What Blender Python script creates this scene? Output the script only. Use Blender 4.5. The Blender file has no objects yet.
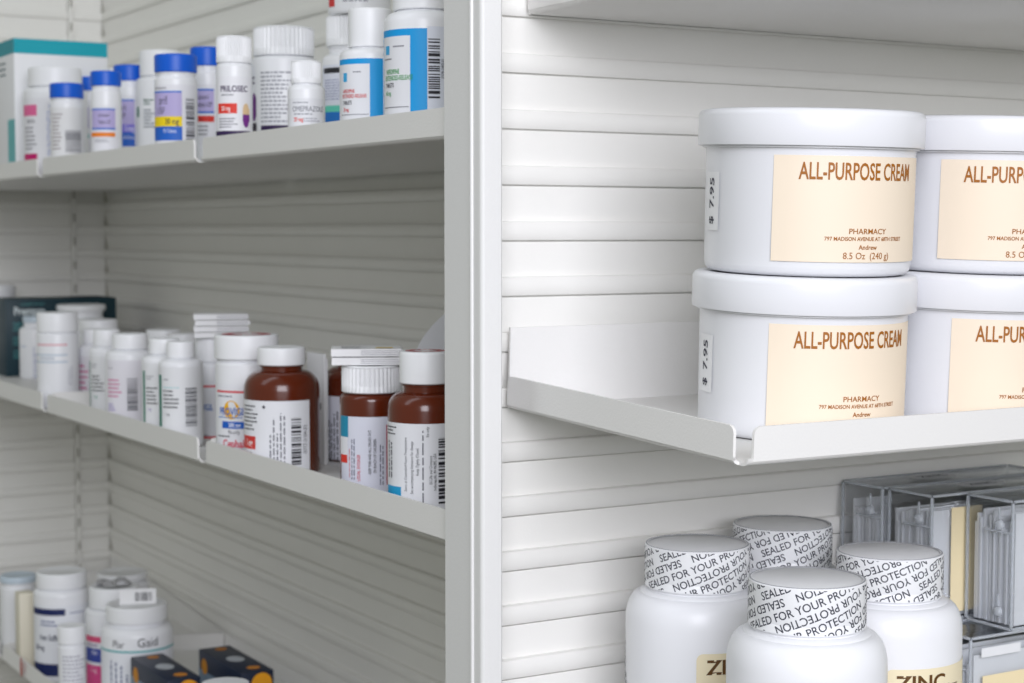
import bpy, bmesh, math, random
from mathutils import Vector, Matrix
random.seed(7)
S = 0.001                      # everything below is written in millimetres
EYE = 1.40                     # camera height above the floor in metres
scene = bpy.context.scene
C = scene.collection

# ------------------------------------------------------------------ camera
cam_d = bpy.data.cameras.new('camera')
cam_d.sensor_width = 36.0
cam_d.lens = 61.12
cam_d.clip_start = 0.01
cam_d.dof.use_dof = True
cam_d.dof.focus_distance = 0.71
cam_d.dof.aperture_fstop = 20.0
cam = bpy.data.objects.new('camera', cam_d)
C.objects.link(cam)
cam.location = (0, 0, EYE)
cam.rotation_euler = (math.radians(90 - 3.6856), 0, math.radians(-30.657))
scene.camera = cam

# ------------------------------------------------------------------ world and lights
w = bpy.data.worlds.new('room_light')
scene.world = w
w.use_nodes = True
bg = w.node_tree.nodes['Background']
bg.inputs[0].default_value = (0.965, 1.0, 0.885, 1)
bg.inputs[1].default_value = 0.325

def area(name, loc, target, sx, sy, power, col):
    d = bpy.data.lights.new(name, 'AREA')
    d.shape = 'RECTANGLE'
    d.size, d.size_y, d.energy, d.color = sx, sy, power, col
    o = bpy.data.objects.new(name, d)
    C.objects.link(o)
    o.location = loc
    o.rotation_euler = (Vector(target) - Vector(loc)).to_track_quat('-Z', 'Y').to_euler()
    return o
area('key_light', (-0.12, -0.75, EYE + 0.42), (0.5, 0.7, EYE - 0.05), 1.2, 0.8, 27.0, (0.92, 0.92, 1.0))  # broad soft key lamp above and behind the camera, its real source unseen
area('ceiling_light', (-0.55, 0.9, EYE + 1.25), (0.3, 0.9, EYE), 0.4, 1.6, 4.0, (0.84, 0.91, 1.0))

scene.view_settings.view_transform = 'Standard'
scene.view_settings.look = 'None'
scene.view_settings.gamma = 1.0
scene.view_settings.use_curve_mapping = False
scene.view_settings.exposure = 0.0

# ------------------------------------------------------------------ helpers
def lin(c):
    if isinstance(c, str):
        c = [int(c[i:i + 2], 16) / 255 for i in (0, 2, 4)]
    return tuple(x / 12.92 if x <= 0.04045 else ((x + 0.055) / 1.055) ** 2.4 for x in c) + (1,)

MATS = {}
def mat(name, col, rough=0.5, bump=0.0, scale=900.0, spec=0.5, metal=0.0, trans=0.0, ior=1.46, coat=0.0, var=0.0, sss=0.0):
    if name in MATS:
        return MATS[name]
    m = bpy.data.materials.new(name)
    m.use_nodes = True
    nt = m.node_tree
    b = nt.nodes['Principled BSDF']
    b.inputs['Base Color'].default_value = lin(col)
    b.inputs['Roughness'].default_value = rough
    b.inputs['Specular IOR Level'].default_value = spec
    b.inputs['Metallic'].default_value = metal
    b.inputs['Transmission Weight'].default_value = trans
    b.inputs['IOR'].default_value = ior
    b.inputs['Coat Weight'].default_value = coat
    if bump or var:
        tc = nt.nodes.new('ShaderNodeTexCoord')
        n = nt.nodes.new('ShaderNodeTexNoise')
        n.inputs['Scale'].default_value = scale
        n.inputs['Detail'].default_value = 3
        nt.links.new(tc.outputs['Object'], n.inputs['Vector'])
        if bump:
            bp = nt.nodes.new('ShaderNodeBump')
            bp.inputs['Strength'].default_value = bump
            bp.inputs['Distance'].default_value = 0.0004
            nt.links.new(n.outputs['Fac'], bp.inputs['Height'])
            nt.links.new(bp.outputs['Normal'], b.inputs['Normal'])
        if var:
            n2 = nt.nodes.new('ShaderNodeTexNoise')
            n2.inputs['Scale'].default_value = 30
            nt.links.new(tc.outputs['Object'], n2.inputs['Vector'])
            mx = nt.nodes.new('ShaderNodeMix')
            mx.data_type = 'RGBA'
            c = lin(col)
            mx.inputs[6].default_value = tuple(x * (1 - var) for x in c[:3]) + (1,)
            mx.inputs[7].default_value = c
            nt.links.new(n2.outputs['Fac'], mx.inputs[0])
            nt.links.new(mx.outputs[2], b.inputs['Base Color'])
    MATS[name] = m
    return m

WALL = mat('painted_slat', 'efeeea', 0.42, 0.12, 700, var=0.03)
BACK = mat('backing_board', 'c9c7be', 0.7)
STEEL = mat('white_powder_coat', 'e9e8e6', 0.42, 0.3, 900)
POST = mat('post_powder_coat', 'e3e3e2', 0.45, 0.25, 900)
PLAS = mat('white_plastic', 'eeeff3', 0.32, 0.03, 300)
CAPW = mat('white_cap_plastic', 'f2f3f6', 0.38, 0.03, 400)
JARP = mat('cream_jar_plastic', 'e6e7eb', 0.28, 0.02, 200)
AMBER = mat('brown_bottle', '5c2009', 0.22, 0.03, 200, coat=0.3)
PAPER = mat('paper', 'eeeef0', 0.7, 0.1, 500)
def clear_plastic():
    m = bpy.data.materials.new('clear_acrylic')
    m.use_nodes = True
    nt = m.node_tree
    out = nt.nodes['Material Output']
    nt.nodes.remove(nt.nodes['Principled BSDF'])
    tr = nt.nodes.new('ShaderNodeBsdfTransparent')
    tr.inputs[0].default_value = (0.945, 0.95, 0.955, 1)
    gl = nt.nodes.new('ShaderNodeBsdfGlossy')
    gl.inputs['Roughness'].default_value = 0.06
    gl.inputs['Color'].default_value = (0.95, 0.97, 1, 1)
    lw = nt.nodes.new('ShaderNodeLayerWeight')
    lw.inputs['Blend'].default_value = 0.5
    pw = nt.nodes.new('ShaderNodeMath')
    pw.operation = 'POWER'
    pw.inputs[1].default_value = 3.0
    nt.links.new(lw.outputs['Facing'], pw.inputs[0])
    fr = nt.nodes.new('ShaderNodeMath')
    fr.operation = 'MULTIPLY_ADD'
    fr.inputs[1].default_value = 0.55
    fr.inputs[2].default_value = 0.05
    nt.links.new(pw.outputs[0], fr.inputs[0])
    tc = nt.nodes.new('ShaderNodeTexCoord')
    nz = nt.nodes.new('ShaderNodeTexNoise')
    nz.inputs['Scale'].default_value = 60
    bp = nt.nodes.new('ShaderNodeBump')
    bp.inputs['Strength'].default_value = 0.25
    bp.inputs['Distance'].default_value = 0.001
    nt.links.new(tc.outputs['Object'], nz.inputs['Vector'])
    nt.links.new(nz.outputs['Fac'], bp.inputs['Height'])
    nt.links.new(bp.outputs['Normal'], gl.inputs['Normal'])
    mx = nt.nodes.new('ShaderNodeMixShader')
    nt.links.new(fr.outputs[0], mx.inputs[0])
    nt.links.new(tr.outputs[0], mx.inputs[1])
    nt.links.new(gl.outputs[0], mx.inputs[2])
    nt.links.new(mx.outputs[0], out.inputs['Surface'])
    MATS['clear_acrylic'] = m
    return m
CLEAR = clear_plastic()
EDGE = mat('clear_plastic_edge', 'dfe4ea', 0.12, 0, trans=0.55, ior=1.3)
def ink(hexcol, rough=0.55):
    return mat('print_' + hexcol, hexcol, rough, 0.02, 300)

def P(x, y, z):
    return Vector((x * S, y * S, EYE + z * S))

def tag(o, label=None, cat=None, group=None, kind=None):
    if label: o['label'] = label
    if cat: o['category'] = cat
    if group: o['group'] = group
    if kind: o['kind'] = kind
    return o

def empty(name, loc, label, cat, group=None, rot=(0, 0, 0)):
    o = bpy.data.objects.new(name, None)
    C.objects.link(o)
    o.empty_display_size = 0.02
    o.location = loc
    o.rotation_euler = rot
    return tag(o, label, cat, group)

def link(name, me, m, parent=None, sharp=35):
    if m is not None:
        me.materials.clear()
        me.materials.append(m)
    if sharp:
        me.polygons.foreach_set('use_smooth', [True] * len(me.polygons))
        me.set_sharp_from_angle(angle=math.radians(sharp))
    me.update()
    o = bpy.data.objects.new(name, me)
    C.objects.link(o)
    if parent is not None:
        o.parent = parent
    return o

def mesh(name, verts, faces):
    me = bpy.data.meshes.new(name)
    me.from_pydata([(v[0] * S, v[1] * S, v[2] * S) for v in verts], [], faces)
    return me

def from_bm(name, bm):
    me = bpy.data.meshes.new(name)
    for v in bm.verts:
        v.co *= S
    bm.to_mesh(me)
    bm.free()
    return me

def lathe(name, prof, seg=40, rib=0.0, rib_z=None):
    vs, fs = [], []
    n = len(prof)
    for i in range(seg):
        a = 2 * math.pi * i / seg
        for (r, z) in prof:
            k = rib if (rib and rib_z[0] <= z <= rib_z[1] and i % 2) else 0
            rr = max(r - k, 0)
            vs.append((rr * math.cos(a), rr * math.sin(a), z))
    for i in range(seg):
        j = (i + 1) % seg
        for k in range(n - 1):
            fs.append((i * n + k, j * n + k, j * n + k + 1, i * n + k + 1))
    me = mesh(name, vs, fs)
    bm = bmesh.new()
    bm.from_mesh(me)
    bmesh.ops.remove_doubles(bm, verts=bm.verts, dist=1e-7)
    bmesh.ops.recalc_face_normals(bm, faces=bm.faces)
    bm.to_mesh(me)
    bm.free()
    return me

def box_bm(bm, x0, x1, y0, y1, z0, z1, bev=0.0, seg=2):
    r = bmesh.ops.create_cube(bm, size=1.0)
    for v in r['verts']:
        v.co = Vector((x0 + (v.co.x + .5) * (x1 - x0), y0 + (v.co.y + .5) * (y1 - y0), z0 + (v.co.z + .5) * (z1 - z0)))
    if bev:
        es = list({e for v in r['verts'] for e in v.link_edges})
        bmesh.ops.bevel(bm, geom=es, offset=bev, segments=seg, profile=0.5, affect='EDGES')

def box(name, x0, x1, y0, y1, z0, z1, bev=0.0, seg=2):
    bm = bmesh.new()
    box_bm(bm, x0, x1, y0, y1, z0, z1, bev, seg)
    return from_bm(name, bm)

def extrude(name, poly, axis, a0, a1):
    """poly = 2D outline; axis 'x' -> (u,v)=(y,z), 'y' -> (x,z), 'z' -> (x,y)"""
    def p(u, v, a):
        return {'x': (a, u, v), 'y': (u, a, v), 'z': (u, v, a)}[axis]
    n = len(poly)
    vs = [p(u, v, a0) for u, v in poly] + [p(u, v, a1) for u, v in poly]
    fs = [tuple(range(n)), tuple(range(2 * n - 1, n - 1, -1))]
    fs += [(i, (i + 1) % n, n + (i + 1) % n, n + i) for i in range(n)]
    me = mesh(name, vs, fs)
    bm = bmesh.new()
    bm.from_mesh(me)
    bmesh.ops.recalc_face_normals(bm, faces=bm.faces)
    bm.to_mesh(me)
    bm.free()
    return me

# ---- things printed on round bottles: angles are measured from the facing direction
def bend(pts, R, face, lift):
    out = []
    for (u, v) in pts:
        a = face + u / R
        out.append(((R + lift) * math.cos(a), (R + lift) * math.sin(a), v))
    return out

def cyl_quads(quads, R, face, lift):
    vs, fs = [], []
    for (a0, a1, z0, z1) in quads:
        n = max(1, int(abs(a1 - a0) / 0.14) + 1)
        b = len(vs)
        for i in range(n + 1):
            a = face + a0 + (a1 - a0) * i / n
            for z in (z0, z1):
                vs.append(((R + lift) * math.cos(a), (R + lift) * math.sin(a), z))
        for i in range(n):
            fs.append((b + 2 * i, b + 2 * i + 2, b + 2 * i + 3, b + 2 * i + 1))
    return vs, fs

def patch(name, parent, R, face, a0, a1, z0, z1, col, lift):
    vs, fs = cyl_quads([(a0, a1, z0, z1)], R, face, lift)
    return link(name, mesh(name, vs, fs), ink(col), parent)

def fine_quads(w, h, n, vert, seed):
    """dashes standing for print too small to read, in a w x h field (mm)"""
    rnd = random.Random(seed)
    q = []
    L, T = (h, w) if vert else (w, h)
    for i in range(n):
        t = T * (i + .5) / n
        th = T / n * 0.2
        s = 0.0
        end = L * rnd.uniform(.6, 1.0)
        while s < end:
            l = rnd.uniform(.05, .16) * L
            e = min(s + l, end)
            q.append((t - th, t + th, s, e) if vert else (s, e, h - t - th, h - t + th))
            s = e + L * 0.03
    return q

def bar_quads(w, h, horiz, seed):
    rnd = random.Random(seed)
    q, s = [], 0.0
    L = h if horiz else w
    while s < L:
        t = rnd.choice((.016, .022, .03, .05)) * L
        e = min(s + t, L)
        q.append((0, w, s, e) if horiz else (s, e, 0, h))
        s = e + rnd.choice((.015, .02, .03, .04)) * L
    return q

TEXT = {}
def text_mesh(body, size, sx=1.0, bold=0.0):
    """flat lettering centred on the origin, cap height = size (mm)"""
    cu = bpy.data.curves.new('lettering', 'FONT')
    cu.body = body
    cu.size = size / 0.69
    cu.align_x = 'CENTER'
    cu.resolution_u = 3
    cu.offset = bold * size
    o = bpy.data.objects.new('lettering', cu)
    C.objects.link(o)
    bpy.context.view_layer.update()
    dg = bpy.context.evaluated_depsgraph_get()
    me = bpy.data.meshes.new_from_object(o.evaluated_get(dg))
    bpy.data.objects.remove(o)
    bpy.data.curves.remove(cu)
    for v in me.vertices:
        v.co.x *= sx
        v.co.y -= size * .5
    return me

def text_on_cyl(parent, R, face, body, col, ang, z, size, sx=1.0, bold=0.0, rot=0.0, lift=0.3, name='lettering'):
    me = text_mesh(body, size, sx, bold)
    c, s = math.cos(rot), math.sin(rot)
    for v in me.vertices:
        u, t = v.co.x * c - v.co.y * s, v.co.x * s + v.co.y * c
        a = face + ang + u / R
        v.co = Vector(((R + lift) * math.cos(a), (R + lift) * math.sin(a), z + t)) * S
    return link(name, me, ink(col), parent, sharp=0)

def text_flat(parent, body, col, origin, ux, uy, size, sx=1.0, bold=0.0, name='lettering'):
    """lettering on a flat face: ux = reading direction, uy = up direction (local mm)"""
    me = text_mesh(body, size, sx, bold)
    o0, ux, uy = Vector(origin), Vector(ux), Vector(uy)
    for v in me.vertices:
        v.co = (o0 + ux * v.co.x + uy * v.co.y) * S
    return link(name, me, ink(col), parent, sharp=0)

def quad(name, parent, origin, ux, uy, w, h, col, m=None):
    o0, ux, uy = Vector(origin), Vector(ux), Vector(uy)
    vs = [o0, o0 + ux * w, o0 + ux * w + uy * h, o0 + uy * h]
    return link(name, mesh(name, vs, [(0, 1, 2, 3)]), m or ink(col), parent, sharp=0)

def disc(name, parent, centre, ux, uy, r, col, ry=None):
    c, ux, uy = Vector(centre), Vector(ux), Vector(uy)
    vs = [c + ux * r * math.cos(t * math.pi / 14) + uy * (ry or r) * math.sin(t * math.pi / 14) for t in range(28)]
    return link(name, mesh(name, vs, [tuple(range(28))]), ink(col), parent, sharp=0)

# ------------------------------------------------------------------ setting: floor and slatted walls
fl = link('floor', box('floor', -3000, 3000, -3000, 4000, -20, 0), mat('vinyl_floor', '6f6c64', 0.5, 0.05, 60, var=0.1), sharp=0)
tag(fl, kind='structure')

PITCH, NARROW, PROUD = 25.4, 8.8, 2.2
SLAT = [(4.0, 0.0), (-PROUD + .4, 0.0), (-PROUD, 0.4), (-PROUD, NARROW - 0.8), (-PROUD + .5, NARROW - .1), (-PROUD + 1.2, NARROW), (2.0, NARROW),
        (2.2, NARROW + .3), (-0.9, PITCH - 1.4), (-.7, PITCH - 0.7), (0.5, PITCH - 0.65), (0.5, PITCH), (4.0, PITCH)]
def slat_wall(name, origin, rotz, runs, z_lo, z_hi, thick=10.0, more=0.0):
    """wall whose face looks along local -y; runs = [(x0, x1)] spans of slats"""
    x0, x1 = min(r[0] for r in runs), max(r[1] for r in runs)
    zb = z_lo
    base = link(name, box(name, x0, x1 + more, 4.0, 4.0 + thick, -EYE / S + .5, z_hi), BACK, sharp=0)
    base.location = P(*origin)
    base.rotation_euler = (0, 0, rotz)
    tag(base, kind='structure')
    for (a, b) in runs:
        me = extrude('slat', SLAT, 'x', a, b)
        me.materials.append(WALL)
        me.polygons.foreach_set('use_smooth', [True] * len(me.polygons))
        me.set_sharp_from_angle(angle=math.radians(50))
        k0 = math.ceil((z_lo - 20.4) / PITCH)
        z = 20.4 + k0 * PITCH
        while z + PITCH < z_hi:
            o = bpy.data.objects.new('slat', me)
            C.objects.link(o)
            o.parent = base
            o.location = (0, 0, z * S)
            z += PITCH
    return base
YW, XL, YE = 686.0, 586.0, 1855.0
slat_wall('wall_right', (0, YW, 0), 0, [(391, 1060)], -420, 330)
slat_wall('wall_left', (XL, 0, 0), -math.pi / 2, [(-YE, -701)], -520, 420)
we = slat_wall('wall_back', (0, YE, 0), 0, [(150, 547.5), (553.5, 584.8)], -520, 420, more=16)
st = link('slotted_strip', box('slotted_strip', 548.2, 552.8, -3.4, 4, -520, 420, .6), WALL, we)
for i in range(36):
    link('slot', box('slot', 549.6, 551.4, -3.7, -3.3, -500 + i * PITCH, -491 + i * PITCH), ink('8d8b82'), st, sharp=0)

# corner upright between the two bays
pr = [(375.0, 692.5), (375.0, 668.6), (374.5, 668.2), (374.2, 667.5), (374.5, 666.8), (375.3, 666.4), (375.3, 661.2)]
pr += [(375.3 + 2.0 * (1 - math.cos(t)), 661.2 - 2.0 * math.sin(t)) for t in [math.pi / 2 * i / 6 for i in range(1, 7)]]
pr += [(385.2, 659.2), (386.1, 660.0), (386.2, 668.0), (390.0, 668.4), (390.0, 692.5)]
po = link('corner_post', extrude('corner_post', [(a, b) for a, b in pr], 'z', -EYE / S, 500), POST, sharp=25)
po.location = (0, 0, EYE)
po.name = 'trim_1'
tag(po, kind='structure')

# ------------------------------------------------------------------ shelves
def round_strip(L, H, r, notch_lo=True):
    """outline of a lip seen face on: both upper corners rounded"""
    o = [(0, 0), (L, 0)]
    o += [(L - r + r * math.cos(t), H - r + r * math.sin(t)) for t in [math.pi / 2 * i / 5 for i in range(6)]]
    o += [(r + r * math.cos(t), H - r + r * math.sin(t)) for t in [math.pi / 2 + math.pi / 2 * i / 5 for i in range(6)]]
    return o

def metal_shelf(label, loc, rot, L, D, lip=14.5, flange=30.0, notch=6.0, notch_end=None, flange_far=None, group='white metal shelves'):
    """local: x along the front edge, y = 0 front lip .. D back flange, z = 0 underside"""
    t, r = 1.3, 3.0
    e = empty('metal_shelf', P(*loc), label, 'shelf', group, rot)
    # tray with a rolled front edge
    bm = bmesh.new()
    prof = [(D, 0), (r, 0)] + [(r - r * math.sin(a), r - r * math.cos(a)) for a in [math.pi / 2 * i / 5 for i in range(1, 6)]]
    inner = [(t, r)] + [(r - (r - t) * math.sin(a), r - (r - t) * math.cos(a)) for a in [math.pi / 2 * i / 5 for i in range(4, -1, -1)]] + [(D, t)]
    link('tray', extrude('tray', prof + inner, 'x', r, L - r), STEEL, e, 40)
    ne = notch if notch_end is None else notch_end
    fl_ = extrude('front_lip', [(u + notch, v + r * .6) for u, v in round_strip(L - notch - ne, lip - r * .6, 3.2)], 'y', 0, t)
    link('front_lip', fl_, STEEL, e, 40)
    for s in (0, 1):
        x0 = 0 if s == 0 else L - t
        side = [(u + notch, v + r * .6) for u, v in round_strip(D - notch - 2, lip - r * .6, 3.2)]
        o = link('side_lip', extrude('side_lip', side, 'x', x0, x0 + t), STEEL, e, 40)
        q = [(r - r * math.sin(a), r - r * math.cos(a)) for a in [math.pi / 2 * i / 5 for i in range(6)]]
        qi = [(r - (r - t) * math.sin(a), r - (r - t) * math.cos(a)) for a in [math.pi / 2 * i / 5 for i in range(5, -1, -1)]]
        pts = q + qi
        if s:
            pts = [(L - u, v) for u, v in pts]
        link('side_bend', extrude('side_bend', pts, 'y', notch, D - 2), STEEL, e, 40)
    fa = flange if flange_far is None else flange_far
    link('back_flange', extrude('back_flange', [(1.5, 0), (L - 1.5, 0), (L - 1.5, flange), (1.5, fa)], 'y', D - t, D), STEEL, e, 0)
    return e
LIPX = 376.6
def left_shelf(label, y0, y1, z, D, tilt=0.0, **k):
    return metal_shelf(label, (LIPX, y1, z), (math.radians(tilt), 0, -math.pi / 2), y1 - y0, D, **k)
DL = XL - PROUD - 0.6 - LIPX
left_shelf('white metal shelf holding the large blue-framed label bottles beside the corner post', 693.5, 1007, 40.6, DL, notch_end=-2.5)
left_shelf('white metal shelf section under the row of blue-capped bottles', 1010, 1354, 40.6, DL)
left_shelf('white metal shelf section carrying the tall teal and white carton', 1358, 1850, 40.6, DL)
left_shelf('white metal shelf section under the brown bottles', 693.5, 1007, -143.7, DL, lip=15.5, notch_end=-2.5)
left_shelf('white metal shelf section under the white bottles with green striped labels', 1010, 1352, -143.7, DL, lip=15.5)
left_shelf('white metal shelf section under the dark teal carton', 1356, 1850, -143.7, DL, lip=15.5)
BT = 4.6
left_shelf('lowest white metal shelf section under the two navy cartons', 1000, 1506, -372.0, DL, tilt=-BT, flange=15, group=None)
bs = left_shelf('lowest white metal shelf section with a red oval sticker on its lip', 1509.5, 1850, -372.0, DL, tilt=-BT, flange=15, flange_far=36)
TILT = 2.28
metal_shelf('white metal shelf tilting forward under the stacked cream tubs', (400.6, 508.5, -88.4), (math.radians(TILT), 0, 0), 420, 174, lip=15.0, flange=37.0, notch=5.5)
metal_shelf('white metal shelf above the cream tubs, seen from below', (412, 505, 97.5), (0, 0, 0), 420, 178, lip=15, flange=30, notch=8)
metal_shelf('white metal shelf under the zinc bottles and clear plastic boxes', (404.5, 480, -256.3), (0, 0, 0), 420, 203.6, lip=15, flange=30, notch=8)

# ------------------------------------------------------------------ round bottles
def quarter(r0, z0, r1, z1, n=6):
    """convex shoulder from (r0,z0) up to (r1,z1)"""
    return [(r1 + (r0 - r1) * math.cos(t), z0 + (z1 - z0) * math.sin(t)) for t in [math.pi / 2 * i / n for i in range(n + 1)]]

def cap_mesh(Rc, h, ribbed):
    f = min(1.4, Rc * .12)
    prof = [(0, 0), (Rc - .5, 0), (Rc, .5), (Rc, h * .25), (Rc, h - f)] + quarter(Rc, h - f, Rc - f, h, 4)[1:] + [(Rc - f - .8, h), (Rc - f - 1.6, h - .35), (0, h - .35)]
    if ribbed:
        return lathe('cap', prof, 84, 0.05 * Rc, (0.6, h - f * .9))
    return lathe('cap', prof, 48)

def bottle(name, label, spec, body_m=PLAS, cap_m=CAPW, ribbed=False, group=None, decor=(), cat='bottle', paper=None, neck=None, square=0):
    X, Y, z, R, Rc, H, zc, zs = spec
    e = empty(name, P(X, Y, z), label, cat, group)
    face = math.atan2(-Y, -X)
    rn = Rc * .88 if neck is None else Rc * neck
    rn = min(rn, R - .4)
    zt = zc + 1.0
    zs = min(zs, zc - 1.2)
    top = quarter(R, zs, rn, min(zs + max((R - rn) * 1.1, 1.5), zc - .6))
    prof = [(0, .6), (R * .7, .6), (R - 2.2, 0), (R - 1.0, .35), (R - .2, 1.4), (R, 2.6)] + top + [(rn, zc - .2), (rn, zt), (0, zt)]
    link('body', lathe('body', prof, 56), body_m, e, 40)
    cp = link('cap', cap_mesh(Rc, H - zc, ribbed), cap_m, e, 14 if ribbed else 30)
    cp.location = (0, 0, zc * S)
    if rn < R - 1.5:
        rg = link('neck_ring', lathe('neck_ring', [(rn, zc - 1.4), (rn + .7, zc - 1.1), (rn + .7, zc - .4), (rn, zc - .1)], 40), body_m, e)
    if decor:
        decorate(e, R, face, decor, paper)
    return e

def decorate(e, R, face, decor, paper):
    lab = e
    if paper:
        col, a0, a1, z0, z1 = paper
        lab = patch('label', e, R, face, a0, a1, z0, z1, col, 0.12)
    for i, d in enumerate(decor):
        k = d[0]
        lift = 0.2 + 0.03 * i
        if k == 'patch':
            patch('stripe', lab, R, face, d[2], d[3], d[4], d[5], d[1], lift)
        elif k == 'fine' or k == 'bars':
            a0, a1, z0, z1 = d[2:6]
            w_, h_ = (a1 - a0) * R, z1 - z0
            q = fine_quads(w_, h_, d[6], d[7], i + int(abs(z0) * 7)) if k == 'fine' else bar_quads(w_, h_, d[6], i + int(abs(z0) * 7))
            vs, fs = cyl_quads([(a0 + p[0] / R, a0 + p[1] / R, z0 + p[2], z0 + p[3]) for p in q], R, face, lift)
            nm = 'fine_print' if k == 'fine' else 'barcode'
            link(nm, mesh(nm, vs, fs), ink(d[1]), lab, sharp=0)
        elif k == 'text':
            _, col, body, a, z, size, sx, bold, rot = d
            text_on_cyl(lab, R, face, body, col, a, z, size, sx, bold, rot, lift)
        elif k == 'dot':
            _, col, a, z, ra, rz = d
            pts = bend([(a * R + ra * math.cos(t * math.pi / 10), z + rz * math.sin(t * math.pi / 10)) for t in range(20)], R, face, lift)
            link('emblem', mesh('emblem', pts, [tuple(range(20))]), ink(col), lab, sharp=0)

# centre x, y, floor z, body radius, cap radius, height, cap bottom, shoulder (mm)
SPEC = {
    'T1': (404.8, 1407.8, 42.0, 25.2, 21.2, 87.9, 72.7, 66.8),
    'T2': (392.4, 1334.6, 42.0, 12.8, 12.8, 70.0, 58.6, 54.0),
    'T3': (445, 1443.9, 42.0, 10.5, 10.1, 85.4, 73.7, 67.9),
    'T4': (391.5, 1234.2, 42.0, 10.9, 10.9, 71.4, 60.7, 56.5),
    'T4b': (470, 1467.9, 42.0, 11.6, 10.8, 95.8, 84.8, 79.6),
    'T5': (440, 1326.5, 42.0, 12.5, 12.5, 85.4, 73.0, 68.4),
    'T6': (455, 1297.1, 42.0, 18.6, 16.2, 94.7, 75.0, 71.0),
    'T7': (393.4, 1093.1, 42.0, 13.8, 13.8, 71.2, 59.6, 54.5),
    'T8': (430, 1132.2, 42.0, 11.6, 11.6, 81.3, 68.5, 63.1),
    'T9': (391.4, 986.3, 42.0, 10.8, 10.5, 72.8, 56.8, 54.4),
    'T10': (445, 1036.0, 42.0, 21.2, 19.3, 85.9, 67.6, 65.0),
    'T11': (389.7, 877.0, 42.0, 10.1, 8.2, 49.2, 36.8, 32.9),
    'T12': (470, 991.5, 42.0, 16.9, 14.4, 90.1, 71.1, 61.7),
    'T14': (396.6, 811.4, 42.0, 16.0, 11.4, 70.5, 50.7, 46.3),
    'T15': (400.3, 759.6, 42.0, 19.7, 15.3, 83.1, 64.0, 57.7),
    'M0': (455, 1801.2, -142.5, 18.4, 17.4, 85.7, 73.5, 67.5),
    'M2': (455, 1666.1, -142.5, 14.3, 11.0, 59.7, 54.0, 44.7),
    'M3': (396.0, 1382.6, -142.5, 16.4, 16.0, 76.3, 61.0, 58.7),
    'M3b': (500, 1664.0, -142.5, 22.3, 23.2, 70.0, 64.2, 55.5),
    'M4': (455, 1465.0, -142.5, 16.3, 16.3, 65.5, 55.1, 50.0),
    'M5': (425, 1384.3, -142.5, 11.3, 7.7, 62.1, 50.7, 45.3),
    'M6': (405, 1284.2, -142.5, 12.8, 9.8, 67.4, 54.9, 49.9),
    'M7': (399.1, 1211.0, -142.5, 17.5, 12.5, 68.2, 57.4, 52.8),
    'M8': (480, 1370.8, -142.5, 14.7, 13.9, 60.9, 50.9, 46.1),
    'M8b': (472, 1301.5, -142.5, 14.1, 11.7, 61.5, 51.8, 47.3),
    'M9': (394.7, 1126.2, -142.5, 15.1, 10.1, 69.4, 59.1, 54.8),
    'M10': (394.0, 1092.1, -142.5, 14.4, 9.2, 69.3, 58.6, 54.4),
    'M11': (430, 1132.2, -142.5, 12.3, 10.3, 68.6, 52.1, 48.8),
    'M12': (401.5, 996.1, -142.5, 18.9, 19.5, 78.7, 64.0, 60.4),
    'M13': (402.8, 945.2, -142.5, 22.2, 14.0, 73.9, 63.4, 49.1),
    'M14': (470, 975.6, -142.5, 24.2, 18.0, 69.6, 61.5, 47.9),
    'M15': (404.5, 828.7, -142.5, 16.9, 15.8, 71.2, 56.8, 52.7),
    'M16': (399.3, 757.6, -142.5, 18.7, 12.8, 82.9, 67.0, 54.4),
    'B1': (396.8, 1519.7, -372.3, 15.2, 16.0, 70.2, 64.6, 59.1),
    'B3': (409.7, 1430.6, -373.3, 23.1, 20.7, 88.6, 76.0, 69.8),
    'B4': (390.1, 1337.4, -371.7, 10.5, 10.8, 61.6, 48.0, 44.7),
    'B5': (490, 1518.9, -379.8, 24.1, 22.3, 71.0, 65.6, 58.7),
    'B6': (437, 1375.2, -375.5, 23.4, 20.2, 85.7, 68.9, 64.7),
    'B7': (432, 1303.6, -375.1, 27.7, 23.5, 84.2, 71.8, 61.1),
    'B10': (395, 1021.1, -372.1, 15.5, 14.9, 87.1, 86.2, 82.0),
    'T13': (474, 985.4, 131.8, 19.4, 15.6, 60, 44, 38),
    'B0': (470, 1877.3, -378.1, 12.8, 10.6, 62, 50, 46),
}
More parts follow.
